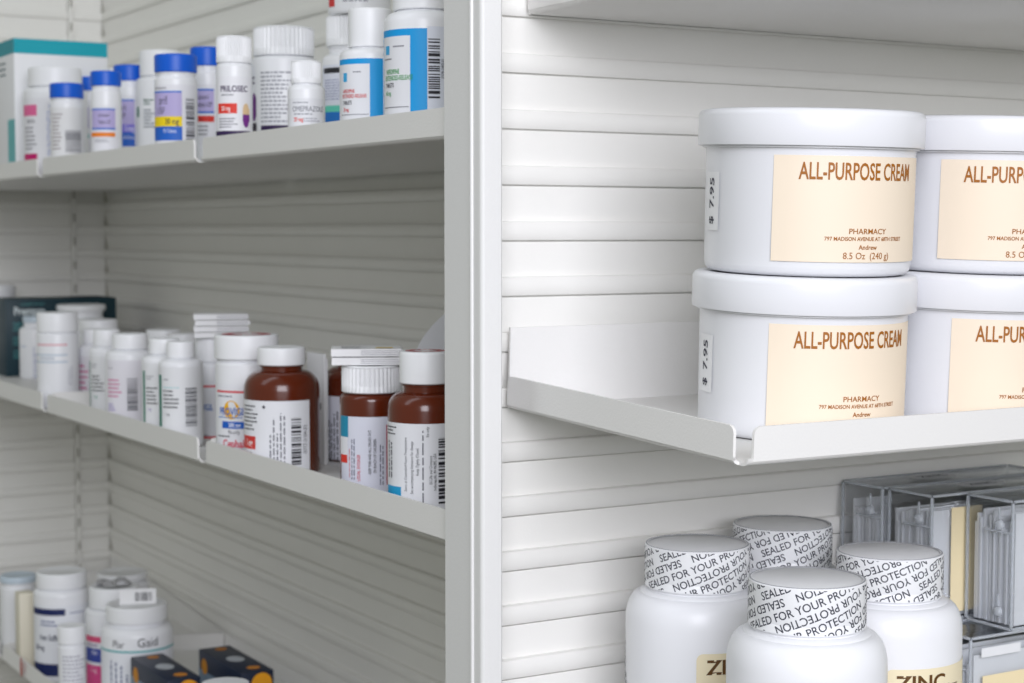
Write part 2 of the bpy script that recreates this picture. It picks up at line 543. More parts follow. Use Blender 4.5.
# label paper: colour, angle from, angle to, z from, z to
LABELS = {
    'T1': ('e9e9ee', -1.35, 0.228, 14.54, 62.89),
    'T2': ('e6e6e8', -1.324, 1.141, 14.51, 50.99),
    'T3': ('e8e8ee', -1.076, 0.242, 23.89, 65.37),
    'T4': ('e8e8ee', -1.35, 0.927, 14.5, 46.52),
    'T5': ('e8e8ee', -0.758, 0.597, 19.15, 61.47),
    'T7': ('e8e8ee', -1.364, 1.191, 8.97, 51.26),
    'T8': ('e8e8ee', -1.081, 0.968, 14.82, 55.78),
    'T9': ('ececf1', -1.335, 1.335, 10.85, 48.55),
    'T11': ('e6e7ec', -1.338, 1.165, 11.45, 28.59),
    'T12': ('dfe2ee', -1.35, 0.037, 23.89, 59.27),
    'T14': ('0a9be0', -1.35, 0.397, 8.15, 44.26),
    'T15': ('0a9be0', -1.413, 0.075, 14.11, 53.96),
    'M0': ('c9cdd2', -1.5, 1.5, 8, 60),
    'M5': ('e4e2e8', -1.35, 0.0, 1.5, 40.48),
    'M6': ('e6e7ea', -1.385, 0.361, 5.51, 47.64),
    'M7': ('e5e3ea', -1.164, 1.423, 5.84, 49.97),
    'M9': ('e6e7ea', -1.204, 0.387, 8.61, 53.48),
    'M10': ('e6e7ea', -1.38, 0.958, 8.05, 53.12),
    'M11': ('ecedf2', -1.095, 1.236, 1.5, 39.9),
    'M12': ('ecedf2', -1.258, 1.316, 3.47, 49.51),
    'M13': ('eaebf0', -1.393, 0.79, 1.5, 43.85),
    'M14': ('dfe0ea', -1.249, 0.259, 1.5, 40.58),
    'M15': ('dfe1ee', -1.215, 1.134, 1.5, 44.84),
    'M16': ('e6e7ec', -1.468, 1.366, 1.5, 48.57),
    'B3': ('e9ebf1', -1.382, 1.35, 4.66, 63.16),
    'B6': ('eceef2', -1.307, 1.039, 1.5, 51.67),
    'B7': ('e9ebf1', -1.404, 1.404, 14.45, 52.55),
}
# prints on each label
DECOR = {
    'T1': (('patch', 'e46a9d', -1.391, -0.62, 48.64, 57.35), ('text', '2b2b38', 'REMICAL', -0.885, 44.29, 2.8, 0.6, 0.0, 0.0), ('fine', '8a8a92', -1.21, -0.62, 20.89, 40.72, 6, False), ('patch', 'c2146c', -1.35, -0.62, 8.19, 18.51), ('fine', 'a9b2d6', -0.295, -0.162, 16.93, 60.51, 2, True)),
    'T2': (('fine', '9a8f92', -1.013, -0.245, 18.31, 47.2, 10, False), ('bars', '77777f', -0.122, 0.907, 16.79, 33.53, True)),
    'T3': (('patch', 'b9aedc', -0.927, -0.161, 42.16, 59.58), ('fine', '2b2b38', -0.863, -0.242, 45.48, 57.09, 3, False), ('patch', '27b5ae', -0.927, -0.161, 34.27, 37.18)),
    'T4': (('patch', 'b9aedc', -1.12, 0.602, 30.17, 43.67), ('patch', '2f6fd0', -1.12, 0.602, 43.32, 44.38), ('patch', '2f6fd0', -1.12, 0.602, 29.31, 30.52), ('text', '2b2b38', 'Lisinopril', -0.167, 39.77, 2.44, 0.6, 0.0, 0.0), ('text', '2b2b38', 'Tablets USP', -0.134, 34.79, 2.44, 0.5, 0.0, 0.0), ('patch', 'f08420', -1.204, 0.563, 24.33, 27.32), ('fine', '8a8a92', -0.823, 0.201, 20.2, 22.69, 2, False)),
    'T5': (('patch', 'b9aedc', -0.636, 0.253, 39.18, 57.63), ('patch', '2f6fd0', -0.636, 0.253, 57.17, 58.4), ('text', '2b2b38', 'pril', -0.488, 51.87, 4.66, 0.6, 0.0, 0.0), ('text', '2b2b38', 'USP', -0.488, 46.1, 3.49, 0.6, 0.0, 0.0), ('patch', '8478d8', -0.636, 0.253, 33.02, 39.18), ('patch', '1d5fc4', -0.636, 0.253, 22.24, 33.02), ('text', 'f4f4ff', '5 mg', -0.063, 36.1, 3.88, 0.6, 0.0, 0.0), ('text', 'f4f4ff', '100 Tablets', -0.125, 29.17, 2.49, 0.5, 0.0, 0.0)),
    'T6': (('text', '3b5a50', 'Prav', -0.675, 56.29, 3.05, 0.6, 0.0, 0.0), ('fine', '3b6a5a', -0.787, -0.253, 52.14, 57.42, 2, False), ('fine', '66707a', -0.787, -0.253, 34.76, 49.87, 6, False), ('patch', '2a7a66', -1.347, -1.11, 43.83, 51.38)),
    'T7': (('patch', 'b9aedc', -1.35, 0.265, 30.78, 46.46), ('patch', '2f6fd0', -1.35, 0.265, 46.02, 47.1), ('text', '2b2b38', 'pril', -0.638, 41.35, 5.5, 0.62, 0.0, 0.0), ('text', '2b2b38', 'USP', -0.762, 34.62, 4.21, 0.6, 0.0, 0.0), ('patch', 'f2d512', -1.35, 0.265, 24.37, 30.78), ('text', '2b2b38', '30 mg', -0.216, 27.58, 3.56, 0.7, 0.02, 0.0), ('patch', '1d62c6', -1.35, 0.265, 15.39, 24.37), ('text', 'e8eeff', '90 Tablets', -0.315, 21.49, 2.33, 0.6, 0.0, 0.0), ('fine', '8a8a92', -1.191, -0.216, 48.06, 49.98, 1, False), ('bars', '55555e', 0.443, 0.943, 8.97, 42.31, True)),
    'T8': (('patch', 'b9aedc', -0.968, 0.361, 37.34, 52.09), ('patch', '2f6fd0', -0.968, 0.361, 51.56, 52.76), ('patch', '2f6fd0', -0.968, 0.361, 36.33, 37.67), ('text', '2b2b38', 'Lisinopril', -0.299, 47.4, 3.12, 0.5, 0.0, 0.0), ('text', '2b2b38', 'Tablets USP', -0.238, 42.37, 3.12, 0.5, 0.0, 0.0), ('patch', 'd92f22', -0.968, 0.361, 30.62, 34.65), ('text', '2b2b38', '20 mg', -0.49, 32.64, 2.17, 0.5, 0.0, 0.0), ('fine', '8a8a92', -0.784, 0.0, 20.88, 28.94, 3, False)),
    'T9': (('text', '3a2552', 'PRILOSEC', -0.028, 41.32, 3.45, 0.8, 0.03, 0.0), ('fine', '777782', -0.768, 0.083, 36.78, 38.55, 1, False), ('patch', 'e2372a', -1.037, 0.139, 26.77, 32.66), ('text', 'f6f0f0', '20 mg', -0.492, 29.72, 2.68, 0.6, 0.02, 0.0), ('fine', '777782', -0.937, 0.253, 17.93, 24.41, 4, False), ('dot', 'e3c49a', 0.657, 29.72, 2.02, 2.98), ('dot', '7a2f8c', 0.657, 22.06, 2.02, 3.57), ('patch', 'e3c49a', 0.448, 0.9, 26.18, 29.72), ('patch', '7a2f8c', 0.448, 0.9, 22.06, 26.18), ('patch', '33214e', -1.335, 0.937, 9.66, 16.45)),
    'T10': (('fine', '9c9ca8', -0.75, 0.308, 24.53, 57.52, 13, False), ('text', '3a2552', 'C', -1.127, 51.92, 4.41, 0.9, 0.03, 0.0), ('dot', '6d2a80', -1.093, 41.35, 1.89, 2.52), ('patch', '6d2a80', -1.239, -0.969, 28.89, 41.35), ('dot', '6d2a80', -1.093, 28.89, 1.89, 2.52), ('patch', '33214e', -0.75, 0.276, 13.92, 23.28), ('patch', '2c2430', -1.324, -0.958, 13.92, 25.15)),
    'T11': (('fine', '8a8a96', -0.779, 0.108, 25.65, 26.99, 1, False), ('text', '6a6c78', 'OMEPRAZOLE', 0.108, 22.97, 2.81, 0.72, 0.0, 0.0), ('fine', '8a8a96', -0.706, 0.858, 19.49, 20.83, 1, False), ('text', 'e0483c', '20 mg', -0.447, 17.35, 2.17, 0.7, 0.02, 0.0), ('fine', '9a9aa6', -0.163, 0.858, 15.74, 18.42, 2, False)),
    'T12': (('patch', '26262c', -1.183, -0.34, 54.09, 57.44), ('fine', '9298b8', -1.095, -0.037, 37.33, 50.74, 8, False), ('patch', '64cdb6', -1.378, 0.037, 30.3, 34.27), ('patch', '1f74c8', -1.378, 0.037, 22.05, 30.3)),
    'T13': (('patch', 'd43a3a', -1.258, -0.885, 4.59, 10.02), ('fine', '9a9aa6', -0.542, 0.66, 6.4, 12.43, 3, False)),
    'T14': (('patch', 'e6e7ec', -1.374, -0.032, 8.15, 41.51), ('patch', '3ba7dc', -1.025, -0.836, 32.74, 37.25), ('fine', '777782', -0.58, -0.129, 36.75, 38.25, 1, False), ('text', 'cf3d3c', 'NIFEDIPINE', -0.789, 27.98, 1.83, 0.62, 0.02, 0.0), ('text', 'cf3d3c', 'EXTENDED-RELEASE', -0.6, 25.47, 1.83, 0.62, 0.02, 0.0), ('text', '2b2b38', 'TABLETS', -0.836, 22.21, 1.83, 0.62, 0.02, 0.0), ('text', 'cf3d3c', '30 mg', -0.885, 18.7, 1.83, 0.62, 0.02, 0.0), ('patch', '777782', -1.127, -0.065, 15.99, 16.29)),
    'T15': (('patch', 'e6e7ec', -1.347, -0.344, 7.92, 50.65), ('patch', 'dfe3ee', 0.075, 1.365, 7.92, 54.91), ('patch', '3ba7dc', -1.181, -0.993, 42.13, 46.39), ('fine', '777782', -0.848, -0.412, 44.97, 46.63, 1, False), ('fine', '777782', -1.253, -0.887, 39.28, 40.7, 1, False), ('text', '2f9a4a', 'NIFEDIPINE', -0.887, 33.83, 2.21, 0.6, 0.02, 0.0), ('text', '2f9a4a', 'EXTENDED-RELEASE', -0.724, 30.84, 2.21, 0.6, 0.02, 0.0), ('text', '2b2b38', 'TABLETS', -0.993, 27.42, 2.02, 0.6, 0.02, 0.0), ('text', '2f9a4a', '60 mg', -1.04, 23.62, 2.02, 0.6, 0.02, 0.0), ('patch', '777782', -1.253, -0.384, 16.63, 16.97), ('bars', '25252c', 0.1, 0.384, 20.77, 49.94, True), ('text', '44444e', '0378-3482-01', 0.456, 35.02, 1.44, 0.8, 0, 1.571)),
    'M0': (('fine', 'a05a5a', 0.111, 0.461, 17.63, 19.67, 1, False),),
    'M2': (('fine', '9aa2c4', -0.134, 0.27, 1.5, 37.07, 3, True), ('fine', '8aa0c0', -1.204, -0.27, 30.39, 32.3, 1, False)),
    'M3': (('patch', 'e6a9b2', -1.186, 0.455, 50.58, 51.85), ('patch', 'b5c6d6', -1.349, 0.455, 42.63, 43.59), ('patch', 'b5c6d6', -1.349, 0.455, 37.07, 38.02), ('fine', 'b0bccb', -0.978, 0.246, 38.82, 42.0, 1, False), ('fine', 'c4c4cc', 0.455, 0.752, 18.92, 34.05, 2, True)),
    'M5': (('fine', 'd06a9a', -1.191, -0.29, 8.15, 34.83, 6, False), ('fine', '8fbf8a', -1.191, -0.29, 1.5, 3.29, 2, False)),
    'M6': (('patch', '2c7d6a', -1.385, -1.226, 7.77, 43.88), ('fine', '8d8d94', -1.022, -0.49, 38.62, 42.38, 2, False), ('fine', '33343c', -1.022, -0.177, 20.58, 34.11, 5, False), ('text', '3f9a80', '5 mg', -0.743, 17.56, 2.24, 0.6, 0.0, 0.0)),
    'M7': (('fine', '88888f', -1.071, -0.633, 43.58, 45.0, 1, False), ('fine', 'd2689c', -1.071, -0.354, 22.95, 37.18, 5, False), ('fine', '8a78c0', -1.071, -0.633, 13.69, 19.39, 3, False), ('bars', '55565e', -0.143, 0.269, 14.4, 37.18, True), ('patch', '4a8f80', 0.443, 0.517, 15.83, 36.47)),
    'M9': (('patch', '2c7d6a', -1.168, -0.997, 13.31, 48.14), ('fine', '8d8d94', -0.891, -0.486, 42.12, 45.46, 2, False), ('fine', '33343c', -0.891, -0.293, 25.38, 38.1, 5, False), ('text', '7a66b0', '2 mg', -0.73, 22.7, 1.99, 0.6, 0.0, 0.0)),
    'M10': (('patch', '2c7d6a', -1.3, -1.025, 12.64, 47.91), ('fine', '8d8d94', -0.883, -0.421, 44.0, 45.95, 1, False), ('patch', 'a9d4d8', -0.883, -0.091, 39.56, 40.08), ('fine', '33343c', -0.883, -0.091, 25.72, 38.78, 5, False), ('text', '2b2b38', '1 mg', -0.661, 22.45, 1.94, 0.6, 0.0, 0.0), ('bars', '55565e', 0.183, 0.75, 14.6, 39.43, True)),
    'M11': (('patch', 'dc4a52', -1.095, 0.399, 35.11, 36.48), ('dot', 'f3b81c', -0.768, 23.47, 4.07, 6.1), ('text', '2c6fc0', 'PROVIGIL', -0.461, 21.42, 4.07, 0.55, 0.02, 0.0), ('fine', '44444e', -0.985, -0.461, 9.76, 16.62, 3, False), ('fine', '6a7a90', -0.891, 0.281, 1.5, 2.89, 1, False), ('patch', 'dc4a52', -1.095, 0.399, 1.5, -2.6)),
    'M12': (('patch', 'dc4a52', -1.21, 0.542, 44.19, 45.4), ('fine', '66667a', -1.127, -0.469, 41.05, 42.86, 1, False), ('dot', 'f3b81c', -0.524, 33.79, 5.39, 5.69), ('text', '2c5fb8', 'PROVIGIL', -0.505, 32.88, 4.49, 0.68, 0.03, 0.0), ('fine', '5c86c8', -1.057, -0.065, 28.34, 30.15, 1, False), ('patch', '1760c4', -0.885, -0.032, 22.58, 26.82), ('text', 'f0f4ff', '200 mg', -0.415, 24.7, 2.39, 0.75, 0.03, 0.0), ('text', '2b2b38', 'Rx only', -0.433, 20.46, 2.39, 0.7, 0.0, 0.0), ('fine', '33343c', -1.127, -0.542, 16.82, 18.64, 1, False), ('text', 'dc3a55', 'Cephalon', -0.328, 13.48, 4.49, 0.78, 0.03, 0.0)),
    'M13': (('fine', '33343c', -1.289, -0.65, 25.91, 41.54, 7, False), ('patch', 'd23a34', -1.341, -0.754, 15.48, 23.02), ('text', 'f4eeee', '1 mg', -1.001, 19.25, 4.0, 0.55, 0.03, 0.0), ('fine', '777782', -1.171, -0.718, 12.0, 14.32, 1, False), ('fine', '6c6c76', -0.349, 0.105, 3.87, 37.49, 5, True), ('bars', '22222a', 0.239, 0.508, 6.77, 34.02, True), ('text', '44444e', '0777-3104-02', 0.63, 21.28, 2.4, 0.85, 0, 1.571), ('dot', '44444e', -0.479, 40.38, 0.91, 0.91), ('patch', '2a7ab0', -0.524, -0.406, 9.09, 10.26)),
    'M14': (('fine', '55555f', -1.176, -0.631, 1.5, 37.52, 5, True), ('text', '33343c', '1111', -1.283, 29.56, 3.03, 0.7, 0, 1.571)),
    'M15': (('patch', '2090b4', -1.253, -0.802, 33.83, 44.84), ('patch', 'ececf2', -1.253, -0.825, 24.38, 33.83), ('patch', 'e2372a', -1.215, -0.848, 20.17, 24.38), ('fine', 'c8384a', -0.78, -0.716, 12.81, 32.78, 1, True), ('fine', '6a6a80', -0.695, -0.524, 11.75, 34.88, 2, True), ('text', 'cc3348', 'USUAL DOSAGE', -0.418, 18.07, 1.66, 0.8, 0.02, 1.571), ('text', '34343e', 'KEEP THIS AND ALL DRUGS OUT', -0.063, 26.48, 1.35, 0.8, 0.02, 1.571), ('text', '34343e', 'OF REACH OF CHILDREN', 0.094, 24.38, 1.35, 0.8, 0.02, 1.571), ('fine', '6a6a80', 0.221, 0.384, 9.12, 38.03, 2, True), ('patch', 'b8485a', 0.453, 0.495, 9.12, 40.65)),
    'M16': (('fine', '33343c', -1.341, -0.828, 42.25, 47.12, 3, False), ('fine', '55555f', -1.28, -1.001, 21.29, 40.79, 2, True), ('patch', '1f9acb', -1.341, -0.684, 11.52, 17.38), ('text', '33343c', 'Store at Controlled Room Temperature', -0.539, 28.61, 1.39, 0.8, 0, 1.571), ('text', '33343c', 'See accompanying literature for dosage', -0.363, 27.15, 1.39, 0.8, 0, 1.571), ('text', '33343c', 'Keep Tightly Closed', -0.212, 30.07, 1.39, 0.8, 0, 1.571), ('fine', '55555f', -0.105, -0.026, 6.63, 45.66, 1, True), ('text', '33343c', 'Rx only', 0.053, 44.68, 1.39, 0.8, 0, 1.571), ('text', '33343c', 'Eli Lilly and Company', 0.132, 26.17, 1.39, 0.8, 0, 1.571), ('text', '33343c', 'Indianapolis, IN 46285, USA', 0.239, 25.2, 1.39, 0.8, 0, 1.571), ('bars', '22222a', 0.335, 0.617, 9.56, 41.76, True)),
    'B1': (('fine', '8aa0d8', -0.172, 0.029, 22.26, 50.41, 2, True),),
    'B3': (('patch', '16245a', -1.382, 0.107, 55.24, 60.66), ('fine', '8088a8', 0.253, 0.964, 55.66, 58.16, 1, False), ('fine', '4a5a90', -0.848, -0.036, 45.64, 51.48, 2, False), ('text', '27304e', 'Iron Sulfate', -0.443, 36.87, 4.88, 0.62, 0.02, 0.0), ('text', '27304e', '28 mg', -0.904, 28.1, 4.07, 0.7, 0.02, 0.0), ('patch', '16245a', -1.382, 1.35, 4.66, 14.71)),
    'B4': (('fine', 'a8a8b4', -0.73, 1.298, 12.26, 39.96, 9, False),),
    'B6': (('patch', 'e0527f', -1.307, -0.352, 42.7, 47.59), ('fine', '7a3f8a', -1.197, -0.465, 38.62, 41.88, 1, False), ('patch', '3a4aa0', -1.307, -0.352, 26.37, 37.8), ('text', 'eef0ff', 'Folic', -0.761, 34.53, 3.97, 0.6, 0.0, 0.0), ('patch', 'dc4f8c', -1.307, -0.352, 4.28, 23.92), ('text', 'f6e6ee', '1 mg', -0.81, 19.83, 3.57, 0.6, 0.0, 0.0)),
    'B7': (('patch', '5cb0b4', -1.442, 1.404, 51.0, 52.55), ('text', '22222c', 'Plur', -0.54, 57.59, 5.66, 0.75, 0.0, 0.0), ('text', '22222c', 'Gaid', 0.296, 58.75, 6.79, 0.9, 0.0, 0.0), ('fine', '8c90a8', -0.869, -0.21, 14.45, 45.56, 4, True)),
}
# name, label, cap colour, ribbed cap, brown glass, group
KINDS = {
    'T1': ('pill_bottle', 'white bottle with wide white cap and a pink-topped label, before the teal carton', 'w', 0, 0, 'bottles lined up on the upper shelf'),
    'T2': ('pill_bottle', 'small blue-capped bottle turned to show its grey barcode label', 'b', 0, 0, 'bottles lined up on the upper shelf'),
    'T3': ('pill_bottle', 'narrow blue-capped bottle with a teal band, squeezed behind the orange-banded one', 'b', 0, 0, 'bottles lined up on the upper shelf'),
    'T4': ('pill_bottle', 'blue-capped bottle with lavender label and orange band', 'b', 0, 0, 'bottles lined up on the upper shelf'),
    'T4b': ('pill_bottle', 'white bottle hidden behind the orange-banded bottle, only its white cap showing', 'w', 0, 0, 'bottles lined up on the upper shelf'),
    'T5': ('pill_bottle', 'blue-capped bottle with a lavender and solid blue label', 'b', 0, 0, 'bottles lined up on the upper shelf'),
    'T6': ('pill_bottle', 'white bottle with plain white cap and small green print, behind the 30 mg bottle', 'w', 0, 0, 'bottles lined up on the upper shelf'),
    'T7': ('pill_bottle', 'blue-capped bottle with lavender, yellow and blue label reading 30 mg', 'b', 0, 0, 'bottles lined up on the upper shelf'),
    'T8': ('pill_bottle', 'blue-capped bottle with lavender label and red band', 'b', 0, 0, 'bottles lined up on the upper shelf'),
    'T9': ('pill_bottle', 'slim white bottle with ribbed cap, red patch and purple capsule picture', 'w', 1, 0, 'bottles lined up on the upper shelf'),
    'T10': ('pill_bottle', 'large round white bottle with ribbed cap and paragraphs of small print', 'w', 1, 0, 'bottles lined up on the upper shelf'),
    'T11': ('pill_bottle', 'small white bottle with grey OMEPRAZOLE lettering in front of the large bottle', 'w', 1, 0, 'bottles lined up on the upper shelf'),
    'T12': ('pill_bottle', 'white ribbed-cap bottle with black bar, mint and blue bands carrying another bottle', 'w', 1, 0, 'bottles lined up on the upper shelf'),
    'T13': ('pill_bottle', 'white bottle with a red mark standing on top of another bottle', 'w', 0, 0, 'bottles lined up on the upper shelf'),
    'T14': ('pill_bottle', 'white bottle with bright blue framed label and red lettering', 'w', 0, 0, 'bottles lined up on the upper shelf'),
    'T15': ('pill_bottle', 'largest white bottle with blue framed label, green lettering and barcode', 'w', 0, 0, 'bottles lined up on the upper shelf'),
    'M0': ('pill_bottle', 'white-capped bottle with grey label beside the dark teal carton', 'w', 0, 0, 'bottles lined up on the middle shelf'),
    'M2': ('pill_bottle', 'bottle with small pale blue cap before the lettering of the dark carton', 'p', 0, 0, 'bottles lined up on the middle shelf'),
    'M3': ('pill_bottle', 'straight-sided white bottle with thin pink line and wide smooth cap', 'w', 0, 0, 'bottles lined up on the middle shelf'),
    'M3b': ('pill_bottle', 'bottle with flat wide white lid right in front of the dark carton', 'w', 0, 0, 'bottles lined up on the middle shelf'),
    'M4': ('pill_bottle', 'white wide-capped bottle behind the pink-print small bottle', 'w', 0, 0, 'bottles lined up on the middle shelf'),
    'M5': ('pill_bottle', 'small white bottle with pink and green print', 'w', 0, 0, 'bottles lined up on the middle shelf'),
    'M6': ('pill_bottle', 'white bottle with green stripe label next to the pink-print bottles', 'w', 0, 0, 'bottles lined up on the middle shelf'),
    'M7': ('pill_bottle', 'broad white bottle with pink print and barcode on the middle shelf', 'w', 0, 0, 'bottles lined up on the middle shelf'),
    'M8': ('pill_bottle', 'white-capped bottle in the rear row behind the green striped pair', 'w', 0, 0, 'bottles lined up on the middle shelf'),
    'M8b': ('pill_bottle', 'white-capped bottle in the rear row beside the paper stack', 'w', 0, 0, 'bottles lined up on the middle shelf'),
    'M9': ('pill_bottle', 'white bottle with green stripe label, rear one of the overlapping pair', 'w', 0, 0, 'bottles lined up on the middle shelf'),
    'M10': ('pill_bottle', 'white bottle with green stripe label and barcode at the shelf joint', 'w', 0, 0, 'bottles lined up on the middle shelf'),
    'M11': ('pill_bottle', 'slim white bottle with red line and sun emblem under the folded paper stack', 'w', 0, 0, 'bottles lined up on the middle shelf'),
    'M12': ('pill_bottle', 'wide-capped white bottle with yellow sun emblem, blue box and red lettering', 'w', 0, 0, 'bottles lined up on the middle shelf'),
    'M13': ('pill_bottle', 'brown bottle with smooth white cap and red square on its label', 'w', 0, 1, 'bottles lined up on the middle shelf'),
    'M14': ('pill_bottle', 'brown bottle standing in the back row behind the standing leaflet', 'w', 0, 1, 'bottles lined up on the middle shelf'),
    'M15': ('pill_bottle', 'short brown bottle with ribbed white cap carrying a folded leaflet', 'w', 1, 1, 'bottles lined up on the middle shelf'),
    'M16': ('pill_bottle', 'brown bottle with red print on its cap beside the corner post', 'w', 0, 1, 'bottles lined up on the middle shelf'),
    'B0': ('pill_bottle', 'bottle with a dark navy cap at the far end of the lowest shelf', 'n', 0, 0, 'bottles on the lowest shelf'),
    'B1': ('pill_bottle', 'bottle with pale blue cap beside the slim cream box', 'p', 0, 0, 'bottles on the lowest shelf'),
    'B3': ('pill_bottle', 'large white bottle with navy band label on the lowest shelf', 'w', 0, 0, 'bottles on the lowest shelf'),
    'B4': ('pill_bottle', 'small white bottle in front of the navy-banded large bottle', 'w', 0, 0, 'bottles on the lowest shelf'),
    'B5': ('pill_bottle', 'large white-capped bottle at the back of the lowest shelf', 'w', 0, 0, 'bottles on the lowest shelf'),
    'B6': ('pill_bottle', 'white bottle with pink and blue banded label and crumpled foil on its cap', 'w', 0, 0, 'bottles on the lowest shelf'),
    'B7': ('pill_bottle', 'large white bottle with handwriting above a teal line', 'w', 0, 0, 'bottles on the lowest shelf'),
    'B10': ('pill_bottle', 'white-capped bottle rising in front of the navy cartons', 'w', 0, 0, 'bottles on the lowest shelf'),
}

BLUE = mat('blue_cap_plastic', '005cd2', 0.4, 0.02, 300)
PALE = mat('pale_blue_cap_plastic', 'c4d2de', 0.4)
NAVY = mat('navy_cap_plastic', '10173c', 0.4)
CAPS = {'w': CAPW, 'b': BLUE, 'p': PALE, 'n': NAVY}
for key, (name, label, cap, ribbed, amber, group) in KINDS.items():
    bottle(name, label, SPEC[key], AMBER if amber else PLAS, CAPS[cap], ribbed, group, DECOR.get(key, ()), paper=LABELS.get(key),
           neck=.86 if amber else None)

# red print rings on two caps
def cap_print(key, col, word):
    X, Y, z, R, Rc, H, zc, zs = SPEC[key]
    root = [o for o in C.objects if o.type == 'EMPTY' and o.get('label') == KINDS[key][1]][0]
    cap = [o for o in root.children if o.name.startswith('cap')][0]
    f = math.atan2(-Y, -X)
    for s, r0 in ((0, .62), (1, .62)):
        me = text_mesh(word, Rc * .3, .9, .03)
        for v in me.vertices:
            a = f + math.pi * s + v.co.x / (Rc * r0)
            r = Rc * r0 - v.co.y
            v.co = Vector((r * math.cos(a), r * math.sin(a), H - zc + .1)) * S
        link('lettering', me, ink(col), cap, sharp=0)
cap_print('M12', 'd23348', 'PUSH DOWN TURN')
cap_print('M16', 'c8303f', 'PUSH DOWN TURN')

# ------------------------------------------------------------------ cartons on the left bay
def carton(name, label, x0, x1, y0, y1, z0, z1, col, group=None, bev=.5):
    e = empty(name, P((x0 + x1) / 2, (y0 + y1) / 2, z0), label, 'carton', group)
    hx, hy, h = (x1 - x0) / 2, (y1 - y0) / 2, z1 - z0
    link('board', box('board', -hx, hx, -hy, hy, 0, h, bev), mat('card_' + col, col, .45, .03, 200), e, 30)
    return e, hx, hy, h
X_, Y_, Z_ = (1, 0, 0), (0, 1, 0), (0, 0, 1)
NX = (-1, 0, 0)
NY = (0, -1, 0)
e, hx, hy, h = carton('medicine_carton', 'tall white carton with a teal top band and teal edge', 380.3, 458.5, 1440, 1545, 42.2, 156.0, 'e8e9ec')
TEAL = '00a3b4'
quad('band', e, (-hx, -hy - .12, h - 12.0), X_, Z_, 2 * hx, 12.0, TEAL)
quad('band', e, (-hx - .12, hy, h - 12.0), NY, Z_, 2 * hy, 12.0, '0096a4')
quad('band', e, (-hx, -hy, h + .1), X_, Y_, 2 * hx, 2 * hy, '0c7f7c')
quad('panel', e, (-hx - .14, -hy + 22, 0.3), NY, Z_, 22, 48, '5fb4b8')
link('fine_print', mesh('fine_print', [Vector((-hx - .2, -hy + 26 + p[0], h - 30 + p[2])) if c == 0 else Vector((-hx - .2, -hy + 26 + (p[1] if c in (1, 2) else p[0]), h - 30 + (p[3] if c > 1 else p[2]))) for p in fine_quads(30, 14, 3, False, 3) for c in range(4)],
     [tuple(range(4 * i, 4 * i + 4)) for i in range(len(fine_quads(30, 14, 3, False, 3)))]), ink('7a8c92'), e, sharp=0)
# arched tuck flap on top
flap = [(hx * (t / 8.0 - 1), 2.2 * math.sin(math.pi * t / 16)) for t in range(17)]
link('tuck_flap', extrude('tuck_flap', [(u, h + .1 + v) for u, v in flap], 'y', -hy + 40, -hy + 41), ink('0a6a68'), e, 0)

e, hx, hy, h = carton('medicine_carton', 'dark teal carton with white lettering at the end of the middle shelf', 434.5, 544.0, 1692, 1752, -142.2, -67.5, '05303c')
text_flat(e, 'Prempro', 'dfe8ea', (-hx + 23, -hy - .15, h - 11.5), X_, Z_, 7.5, .78, .04)
text_flat(e, 'conjugated estrogens', '4fa8a8', (-hx + 26, -hy - .15, h - 4.6), X_, Z_, 1.9, 1.0)
for i, (yy, n) in enumerate(((h - 31, 3), (h - 45, 3), (h - 58, 3))):
    qs = fine_quads(14, 9, n, False, 20 + i)
    vs = [(-hx + 7 + (p[0] if c in (0, 3) else p[1]), -hy - .15, yy + (p[2] if c < 2 else p[3])) for p in qs for c in range(4)]
    link('fine_print', mesh('fine_print', vs, [tuple(range(4 * k, 4 * k + 4)) for k in range(len(qs))]), ink('4f9ea0'), e, sharp=0)
flap = [(53 + 27 * (t / 8.0 - 1) - hx + 28, 2.0 * math.sin(math.pi * t / 16)) for t in range(17)]
link('tuck_flap', extrude('tuck_flap', [(u, h - .2 + v) for u, v in flap], 'y', -hy + 4, -hy + 5), ink('041c26'), e, 0)

for (x0, x1, y0, y1, lab) in ((409.5, 434.5, 1171, 1252, 'navy carton with orange and silver dots touching the handwritten bottle'),
                              (462.5, 487.5, 1163, 1250, 'navy carton with orange and silver dots close to the slatted wall')):
    zf = -370.2 - (x1 - 375) * .0805
    e, hx, hy, h = carton('medicine_carton', lab, x0, x1, y0, y1, zf + 2.0, -320, '16233c', 'pair of navy cartons')
    disc('dot', e, (0, 0, h + .1), X_, Y_, 6.5, 'b9bec6', 9)
    disc('dot', e, (2, -hy + 13, h + .1), X_, Y_, 5, 'd98a22')
    disc('dot', e, (2, hy - 9, h + .1), X_, Y_, 4.5, 'c07a22')
    disc('dot', e, (3, -hy - .1, h - 9), X_, Z_, 8, 'f2a51a')
    disc('dot', e, (-hx - .1, hy - 12, h - 11), NY, Z_, 6, 'd08a1c')
    quad('panel', e, (-hx - .08, hy, 0.5), NY, Z_, 2 * hy, h * .74, '7f93a6')
e, hx, hy, h = carton('slim_box', 'slim cream box standing upright beside the navy-banded bottle', 380.5, 393, 1455, 1469.5, -371.2, -306, 'ded8c6')

# red oval sticker on the lip of the lowest shelf (a flat sticker, so a thing of its own)
st = disc('price_sticker', None, (0, 0, 0), NY, Z_, 3.6, 'b8382c', 8.2)
st.location = P(374.85, 1431, -362.2)
tag(st, 'red oval sticker on the front lip of the lowest shelf', 'sticker')

